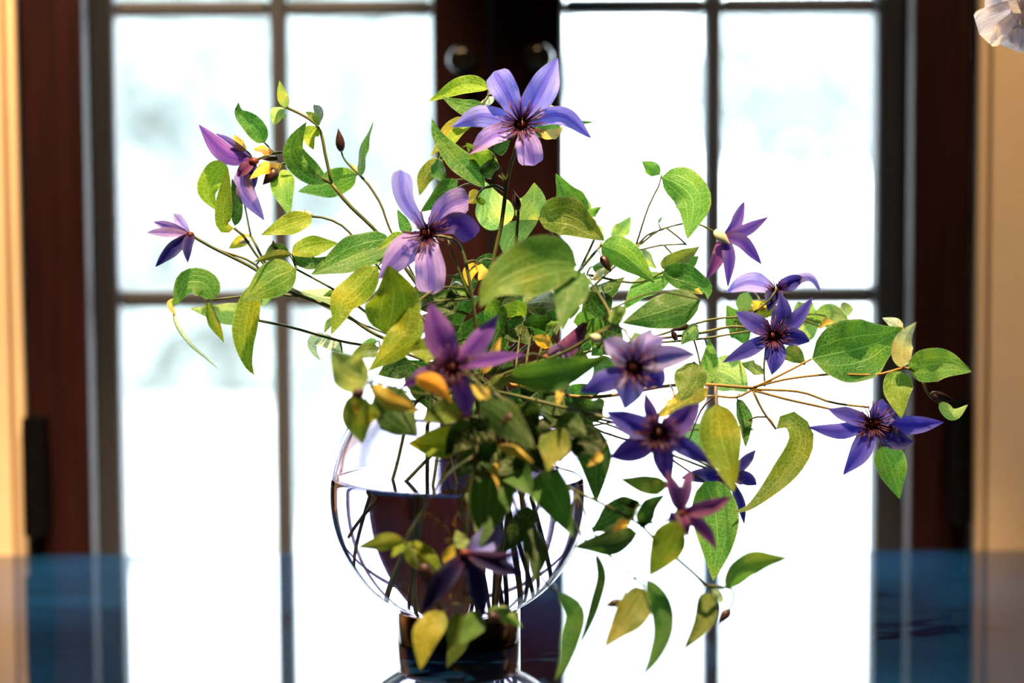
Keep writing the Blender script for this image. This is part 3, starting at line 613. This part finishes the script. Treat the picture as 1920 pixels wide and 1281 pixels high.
# ---- central front flower, blurred
s = Sprig('K', -.10, 'clematis sprig with a violet star flower nodding at the bouquet centre over pale yellow leaves', (300, .03), [
    [(890, 725, -.07), (872, 705, -.11), (850, 688, -.13)], [(880, 720, -.07), (800, 740, -.12), (700, 715, -.14)]], .0015, (-.01, -.04))
s.flower((848, 688), PU, [(807, 567, 54, (822, 625)), (936, 588, 36, (895, 640)), (985, 664, 26, (915, 675)), (748, 730, 26, (800, 702)), (877, 782, 38, (868, 735)), (808, 740, 42, DP)], d=-.14, size=1.3)
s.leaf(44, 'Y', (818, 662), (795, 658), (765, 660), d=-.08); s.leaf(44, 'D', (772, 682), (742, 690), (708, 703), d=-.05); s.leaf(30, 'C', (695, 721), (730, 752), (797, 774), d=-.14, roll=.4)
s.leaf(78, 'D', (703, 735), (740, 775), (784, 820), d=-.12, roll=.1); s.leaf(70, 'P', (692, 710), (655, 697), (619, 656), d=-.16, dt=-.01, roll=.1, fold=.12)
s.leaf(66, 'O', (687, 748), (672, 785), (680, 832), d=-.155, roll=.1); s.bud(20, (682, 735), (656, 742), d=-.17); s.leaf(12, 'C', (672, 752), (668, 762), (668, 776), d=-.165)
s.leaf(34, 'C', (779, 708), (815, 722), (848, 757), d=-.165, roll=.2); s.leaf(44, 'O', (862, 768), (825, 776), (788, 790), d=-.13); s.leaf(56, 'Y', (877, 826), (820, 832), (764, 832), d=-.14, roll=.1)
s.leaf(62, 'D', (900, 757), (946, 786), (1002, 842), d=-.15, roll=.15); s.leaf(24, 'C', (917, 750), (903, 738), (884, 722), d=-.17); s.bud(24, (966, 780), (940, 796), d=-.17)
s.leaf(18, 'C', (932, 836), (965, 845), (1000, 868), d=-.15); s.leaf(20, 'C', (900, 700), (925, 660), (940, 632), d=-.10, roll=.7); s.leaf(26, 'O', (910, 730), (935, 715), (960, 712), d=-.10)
# ---- front right lavender flower
s = Sprig('L', -.08, 'clematis sprig with a lavender flower of broad pale petals and wine-dark centre', (10, .03), [
    [(930, 710, -.05), (1060, 660, -.07), (1140, 614, -.09), (1172, 620, -.1), (1186, 650, -.11)], [(1150, 614, -.09), (1115, 628, -.09), (1112, 640, -.09)], [(1150, 612, -.09), (1140, 580, -.08), (1115, 540, -.07), (1098, 520, -.07)]], .0015, (.02, -.03))
s.flower((1188, 688), LV, [(1132, 638, 44, (1160, 655)), (1246, 632, 56, (1215, 650), .005), (1222, 616, 40, .01), (1306, 665, 44, (1250, 668)), (1243, 725, 48, (1222, 705), IN), (1170, 769, 54, (1178, 725)), (1086, 736, 42, (1135, 712), IN)], d=-.13, size=1.5)
s.leaf(58, 'G', (955, 706), (1010, 703), (1070, 692), (1142, 667), d=-.14, roll=.35, fold=.25); s.leaf(58, 'G', (1087, 507), (1072, 550), (1052, 620), d=-.11, roll=.3)
s.leaf(100, 'L', (1083, 498), (1035, 492), (975, 510), (925, 538), (900, 577), d=-.12, dt=-.02, roll=.12, fold=.2)
s.leaf(66, 'G', (1313, 562), (1240, 585), (1166, 606), d=-.05, roll=.15); s.leaf(34, 'D', (1100, 556), (1135, 540), (1172, 519), d=.0); s.leaf(60, 'D', (1140, 595), (1118, 572), (1098, 545), d=.0)
s.leaf(36, 'G', (1046, 608), (1015, 600), (975, 610), d=.0); s.leaf(48, 'O', (1036, 552), (1010, 556), (980, 566), d=.0); s.leaf(24, 'Y', (1076, 592), (1070, 578), (1064, 560), d=.01)
s.leaf(34, 'Y', (985, 594), (960, 580), (930, 590), d=.0); s.leaf(42, 'G', (1052, 605), (1005, 608), (960, 608), d=-.01); s.leaf(34, 'D', (1000, 622), (975, 630), (944, 634), d=-.02)
s.leaf(26, 'C', (1042, 646), (1022, 640), (998, 632), d=-.04); s.leaf(34, 'G', (1142, 642), (1126, 650), (1108, 667), d=-.03); s.bud(18, (1125, 638), (1104, 628), d=-.1, mat='palebud')
s.leaf(30, 'P', (1168, 598), (1155, 590), (1145, 600), d=-.09); s.leaf(24, 'P', (1148, 606), (1158, 590), (1170, 582), d=-.09); s.leaf(40, 'D', (1060, 690), (1090, 650), (1130, 620), d=.0)
s.leaf(24, 'L', (1190, 622), (1200, 636), (1212, 645), d=-.09)
# ---- upper right leaves of the middle
s = Sprig('M', .0, 'leafy flowerless clematis sprig with yellow-patched leaves between the tall flower and the hooded leaf', (0, .02), [
    [(930, 690, .0), (1010, 600), (1087, 507), (1127, 460)], [(1060, 540, .01), (1040, 450, .01), (1013, 411, .0)], [(1087, 507, .01), (1120, 430, .01), (1101, 402, .01)], [(1100, 515, .01), (1190, 530, .01), (1242, 511, .01)]], .0015, (.03, .01))
s.leaf(44, 'L', (1101, 404), (1065, 370), (1052, 345), (1042, 325), roll=.2); s.leaf(30, 'P', (1103, 405), (1085, 375), (1062, 350), d=.02); s.leaf(68, 'O', (1010, 411), (1060, 404), (1100, 425), (1135, 453), d=-.02, roll=.15, fold=.3)
s.leaf(20, 'L', (1103, 410), (1108, 398), (1128, 387)); s.leaf(26, 'P', (1108, 412), (1115, 430), (1134, 447), d=.02); s.leaf(54, 'L', (1127, 460), (1170, 478), (1228, 531), d=-.02, roll=.1)
s.bud(19, (1127, 480), (1147, 512), d=-.03); s.leaf(46, 'G', (1242, 511), (1285, 518), (1325, 540), (1327, 562), roll=.25); s.leaf(22, 'C', (1262, 530), (1290, 536), (1318, 552), d=.02)
s.leaf(40, 'L', (1256, 520), (1205, 538), (1168, 582), roll=.2, d=.01); s.leaf(26, 'G', (1110, 500), (1135, 495), (1158, 480), d=.02); s.leaf(14, 'B', (1110, 525), (1125, 512), (1140, 500), d=.0)
s.leaf(30, 'G', (1010, 500), (1030, 480), (1060, 470), d=.03); s.leaf(40, 'P', (1035, 530), (1050, 515), (1080, 510), d=.02); s.leaf(30, 'B', (1010, 555), (1025, 545), (1040, 548), d=.0)
# ---- dark front flower on the right
s = Sprig('N', -.09, 'clematis sprig with a dark indigo flower spread flat below the lavender one', (330, .055), [
    [(930, 735, -.06), (1060, 765, -.09), (1180, 795, -.12), (1234, 813, -.13)]], .0016, (.035, -.035))
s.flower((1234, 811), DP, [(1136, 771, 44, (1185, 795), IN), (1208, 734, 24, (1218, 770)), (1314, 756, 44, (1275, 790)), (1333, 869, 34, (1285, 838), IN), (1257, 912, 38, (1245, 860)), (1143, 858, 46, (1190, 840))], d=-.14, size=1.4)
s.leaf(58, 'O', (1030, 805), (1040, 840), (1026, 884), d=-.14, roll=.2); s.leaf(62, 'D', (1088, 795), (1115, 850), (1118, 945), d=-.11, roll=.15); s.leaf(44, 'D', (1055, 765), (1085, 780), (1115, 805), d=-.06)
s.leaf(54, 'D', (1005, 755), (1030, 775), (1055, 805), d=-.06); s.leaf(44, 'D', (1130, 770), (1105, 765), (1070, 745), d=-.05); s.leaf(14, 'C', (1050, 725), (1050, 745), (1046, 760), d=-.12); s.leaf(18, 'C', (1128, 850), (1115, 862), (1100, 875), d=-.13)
# ---- dark flower far back on the right
s = Sprig('O', .04, 'clematis sprig with a navy flower half hidden behind the yellow-striped hanging leaf', (90, .03), [
    [(940, 740, .01), (1100, 800), (1250, 850), (1340, 885), (1368, 899)], [(1100, 800), (1180, 790), (1290, 805), (1330, 806)]], .0013, (.04, .0))
s.flower((1368, 897), NV, [(1276, 897, 26, (1320, 892)), (1418, 843, 20, (1395, 868)), (1420, 910, 25, (1395, 895)), (1396, 985, 17, (1388, 940)), (1349, 920, 24)], d=.03, size=.9)
s.leaf(82, 'L', (1321, 903), (1338, 945), (1345, 1010), (1337, 1090), d=-.02, dt=-.02, roll=.1, fold=.2)
# ---- drooping right sprig
s = Sprig('P', -.13, 'drooping clematis sprig trailing past the vase with a plum flower seen from below', (15, .06), [
    [(940, 748, -.10), (1010, 835, -.135), (1055, 905), (1130, 945), (1199, 983), (1235, 1020), (1280, 1057), (1325, 1097)], [(1080, 925), (1120, 1010), (1150, 1050), (1208, 1100)], [(1199, 983), (1240, 978), (1277, 963)],
    [(1325, 1097), (1350, 1103), (1359, 1102)], [(1330, 1098), (1372, 1105), (1376, 1125), (1368, 1143)], [(1055, 905), (1045, 880), (1035, 850)], [(1080, 930), (1072, 970), (1095, 1010), (1120, 1036)], [(1055, 905), (1030, 930), (1005, 960)]], .0015, (.03, -.045))
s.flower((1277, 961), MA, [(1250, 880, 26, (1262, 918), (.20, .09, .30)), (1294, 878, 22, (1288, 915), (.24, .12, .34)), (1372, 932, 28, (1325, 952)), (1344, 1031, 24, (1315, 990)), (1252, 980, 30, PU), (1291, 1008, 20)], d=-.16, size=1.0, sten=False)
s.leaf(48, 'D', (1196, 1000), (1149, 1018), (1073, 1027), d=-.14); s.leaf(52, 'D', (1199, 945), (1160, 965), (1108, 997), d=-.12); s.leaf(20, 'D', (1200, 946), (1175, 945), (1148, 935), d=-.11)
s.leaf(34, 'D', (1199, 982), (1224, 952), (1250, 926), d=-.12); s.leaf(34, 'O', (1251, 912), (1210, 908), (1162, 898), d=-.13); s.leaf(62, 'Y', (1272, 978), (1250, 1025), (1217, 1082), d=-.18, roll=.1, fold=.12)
s.leaf(42, 'L', (1359, 1102), (1410, 1058), (1480, 1046), roll=.2); s.leaf(38, 'O', (1328, 1112), (1322, 1165), (1280, 1222), roll=.2); s.leaf(60, 'O', (1208, 1104), (1185, 1150), (1132, 1216), roll=.1, fold=.15, d=-.15)
s.leaf(38, 'G', (1212, 1086), (1236, 1130), (1242, 1185), (1226, 1232), (1202, 1272), roll=.25, d=-.165, dt=-.03); s.leaf(18, 'D', (1118, 1037), (1129, 1080), (1118, 1130), (1100, 1180), (1086, 1212), roll=.4, dt=.01, fold=.3)
s.bud(17, (1165, 1127), (1132, 1138), d=-.155); s.bud(19, (1368, 1143), (1345, 1171)); s.leaf(14, 'P', (1335, 1105), (1348, 1122), (1352, 1132)); s.leaf(16, 'C', (1180, 985), (1165, 985), (1150, 998), d=-.15)
# ---- hanging leaves over the right half of the vase
s = Sprig('Q', -.12, 'leafy clematis sprig spilling over the vase rim with hanging dark green veined leaves', (20, .05), [
    [(915, 748, -.10), (927, 835, -.13), (945, 856, -.12), (1010, 885, -.12)], [(1014, 890), (1006, 960), (1002, 1000)], [(1000, 1000), (1005, 1050), (1020, 1090), (1047, 1112)], [(930, 850), (960, 930), (975, 975)]], .0014, (.01, -.05))
s.leaf(86, 'G', (924, 852), (920, 900), (914, 955), (901, 1026), roll=.15, fold=-.2); s.leaf(58, 'G', (949, 856), (975, 890), (1001, 932), roll=.15, d=-.115); s.leaf(66, 'G', (1012, 888), (1040, 930), (1075, 1008), roll=.15)
s.leaf(46, 'D', (1003, 957), (985, 978), (941, 1038), roll=.1, d=-.11, fold=-.2); s.leaf(42, 'D', (1003, 988), (1008, 1040), (1003, 1092), d=-.13); s.leaf(38, 'G', (1047, 1112), (1076, 1150), (1068, 1200), (1058, 1240), (1041, 1276), roll=.25, d=-.16, dt=-.02)
s.leaf(14, 'C', (930, 868), (930, 890), (935, 915), d=-.14); s.leaf(60, 'D', (930, 850), (950, 865), (985, 875), d=-.125); s.leaf(50, 'D', (900, 840), (905, 870), (900, 905), d=-.12)
# ---- low front sprig
s = Sprig('R', -.15, 'clematis sprig hanging before the vase foot with a near-black blue flower and yellow leaf', (225, .05), [
    [(900, 748, -.11), (893, 850, -.145), (880, 930), (876, 1000), (872, 1037)], [(890, 855), (840, 890), (795, 955), (757, 1014)], [(872, 1037), (870, 1100), (862, 1152)], [(870, 1110), (890, 1135), (909, 1152)]], .0013, (-.005, -.05))
s.flower((872, 1037), (.007, .013, .10), [(789, 1150, 38, (830, 1090)), (906, 1158, 38, (896, 1095)), (982, 1078, 32, (930, 1060)), (976, 1036, 17, (930, 1045), (.05, .02, .10)), (937, 984, 44, (912, 1015), .03, VI)], d=-.165, size=1.0, sten=False)
s.leaf(30, 'Y', (757, 1014), (715, 1018), (667, 1027), dt=-.01); s.leaf(48, 'Y', (759, 1024), (795, 1045), (834, 1085)); s.leaf(16, 'Y', (757, 1018), (745, 1030), (735, 1045)); s.bud(26, (785, 1063), (815, 1080), d=-.17)
s.leaf(52, 'Y', (832, 1148), (800, 1190), (788, 1256), d=-.17, roll=.1, fold=.15); s.leaf(42, 'O', (856, 1148), (858, 1200), (838, 1253), d=-.165, roll=.1); s.leaf(42, 'L', (905, 1155), (885, 1175), (862, 1210), d=-.155)
s.leaf(30, 'L', (909, 1152), (945, 1152), (980, 1177), d=-.16); s.bud(22, (915, 1155), (942, 1163), d=-.17); s.leaf(26, 'P', (872, 1030), (864, 1015), (855, 994), d=-.16); s.leaf(24, 'C', (850, 1060), (842, 1045), (850, 1020), d=-.15)
# ---- side-facing maroon flower in the thick of the bouquet
s = Sprig('S', -.05, 'clematis sprig with a half-closed maroon flower in profile among the middle leaves', (340, .06), [
    [(930, 720, -.04), (980, 690, -.05), (1024, 670, -.05)]], .0014, (.02, -.01))
s.flower((1024, 669), MA, [(1104, 598, 34, (1066, 650)), (1072, 678, 22, (1050, 658), PK), (1064, 688, 18, (1045, 680), MA)], sten=False, size=.8, d=-.06)
# filler leaves deep inside the bouquet, many in a near-black green that stands in for the shade there
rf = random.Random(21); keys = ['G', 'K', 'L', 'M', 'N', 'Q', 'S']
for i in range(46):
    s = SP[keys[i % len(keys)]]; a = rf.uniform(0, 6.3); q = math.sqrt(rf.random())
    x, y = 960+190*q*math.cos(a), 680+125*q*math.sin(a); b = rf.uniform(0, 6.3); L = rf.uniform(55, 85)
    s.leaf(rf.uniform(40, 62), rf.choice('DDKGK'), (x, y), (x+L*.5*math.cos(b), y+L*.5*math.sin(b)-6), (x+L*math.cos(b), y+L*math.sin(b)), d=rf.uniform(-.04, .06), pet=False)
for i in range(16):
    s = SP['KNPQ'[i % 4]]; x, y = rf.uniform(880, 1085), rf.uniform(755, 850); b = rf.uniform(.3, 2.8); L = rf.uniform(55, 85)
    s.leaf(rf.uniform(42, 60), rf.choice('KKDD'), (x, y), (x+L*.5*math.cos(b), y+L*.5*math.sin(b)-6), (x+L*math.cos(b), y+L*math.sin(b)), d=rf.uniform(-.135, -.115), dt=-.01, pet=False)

for s in SP.values(): s.done()

# ------------------------------------------------------------------ white bloom at the edge of the picture, in a vase of its own
wd = .06; c0 = P(1936, 14, wd); vx = P(2120, 600, wd).x
wv = tag(MB().lathe([(0, 0), (.045, 0), (.048, .003), (.06, .05), (.062, .10), (.05, .16), (.034, .20), (.03, .225), (.036, .24), (.033, .24), (.027, .225), (.031, .20), (.046, .16), (.057, .10), (.055, .05), (.04, .008), (0, .008)], 40, (vx, wd, 0)).build('ceramic_vase', M['white_ceramic'], smooth=True), 'white ceramic bottle vase standing beyond the clematis', 'vase')
wb = empty('white_flower', (vx, wd, .02)); tag(wb, 'ruffled white bloom with yellow centre at the upper corner', 'flower'); O = wb.location
MB().tube(spline([(vx, wd, .02), (vx, wd, .25), (vx-.01, wd, .38), (c0.x+.02, wd+.01, c0.z-.04), c0+Vector((.004, .012, -.006))], 26), .0024, .002, 8).build('stem', M['stem'], wb, O, smooth=True, color=(.14, .2, .06))
mb = MB(); rw = random.Random(5)
for k in range(40):
    a = rw.uniform(0, 6.3); e = rw.uniform(.002, .011); mb.tube([c0+Vector((0, .004, 0)), c0+Vector((math.cos(a)*e, -.012, math.sin(a)*e))], .0005, .0009, 5)
mb.build('flower_centre', M['yellow'], wb, O, smooth=True)
for k, (tx, ty, wp, dd) in enumerate([(1836, 64, 92, -.010), (1880, 86, 84, -.014), (1920, 92, 80, -.016), (1846, -10, 70, .0), (1872, -50, 80, .004), (1930, -80, 90, .0), (2010, -50, 90, .0), (2040, 20, 90, 0), (1990, 80, 80, -.01), (1905, 40, 50, -.03), (1890, 5, 52, -.034), (1930, -25, 52, -.035), (1970, 20, 52, -.032)]):
    tp = P(tx, ty, wd+dd); blade('petal', [c0, c0.lerp(tp, .5)+Vector((0, -.006, .002)), tp], wp*PXM*1.05, M['white_petal'], wb, O, (.88, .90, .95), 'fan', rw.uniform(-.2, .2), 0, rw.uniform(-.2, .3), .28, 16, 16, k+50)

# ------------------------------------------------------------------ ceiling spots: one on the flowers, two added to brighten the walls
for k, (loc, aim, watt, cone) in enumerate(LAMPS):
    lr = empty('ceiling_spotlight', (loc[0], loc[1], CEIL)); tag(lr, 'small metal ceiling spotlight aimed at ' + ('the flowers', 'the wall beside the red stile, added to brighten it', 'the wall behind the white bloom, added to brighten it')[k], 'lamp', 'ceiling spotlights'); L = Vector(loc); O = lr.location
    ax = (Vector(aim)-L).normalized(); MB().tube([L-ax*.09, L+ax*.01], .035, .04, 24).build('can', M['lamp_can'], lr, O)
    MB().tube([Vector((loc[0], loc[1], CEIL)), L-ax*.08], .008, .008, 10).build('bracket', M['lamp_can'], lr, O)
    ld = bpy.data.lights.new('bulb', 'SPOT'); ld.energy = watt; ld.color = LAMP_COL; ld.spot_size = math.radians(cone); ld.spot_blend = .5; ld.shadow_soft_size = .018
    lo = bpy.data.objects.new('bulb', ld); C.objects.link(lo); lo.parent = lr; lo.location = L+ax*.03-O; lo.rotation_euler = ax.to_track_quat('-Z', 'Y').to_euler()
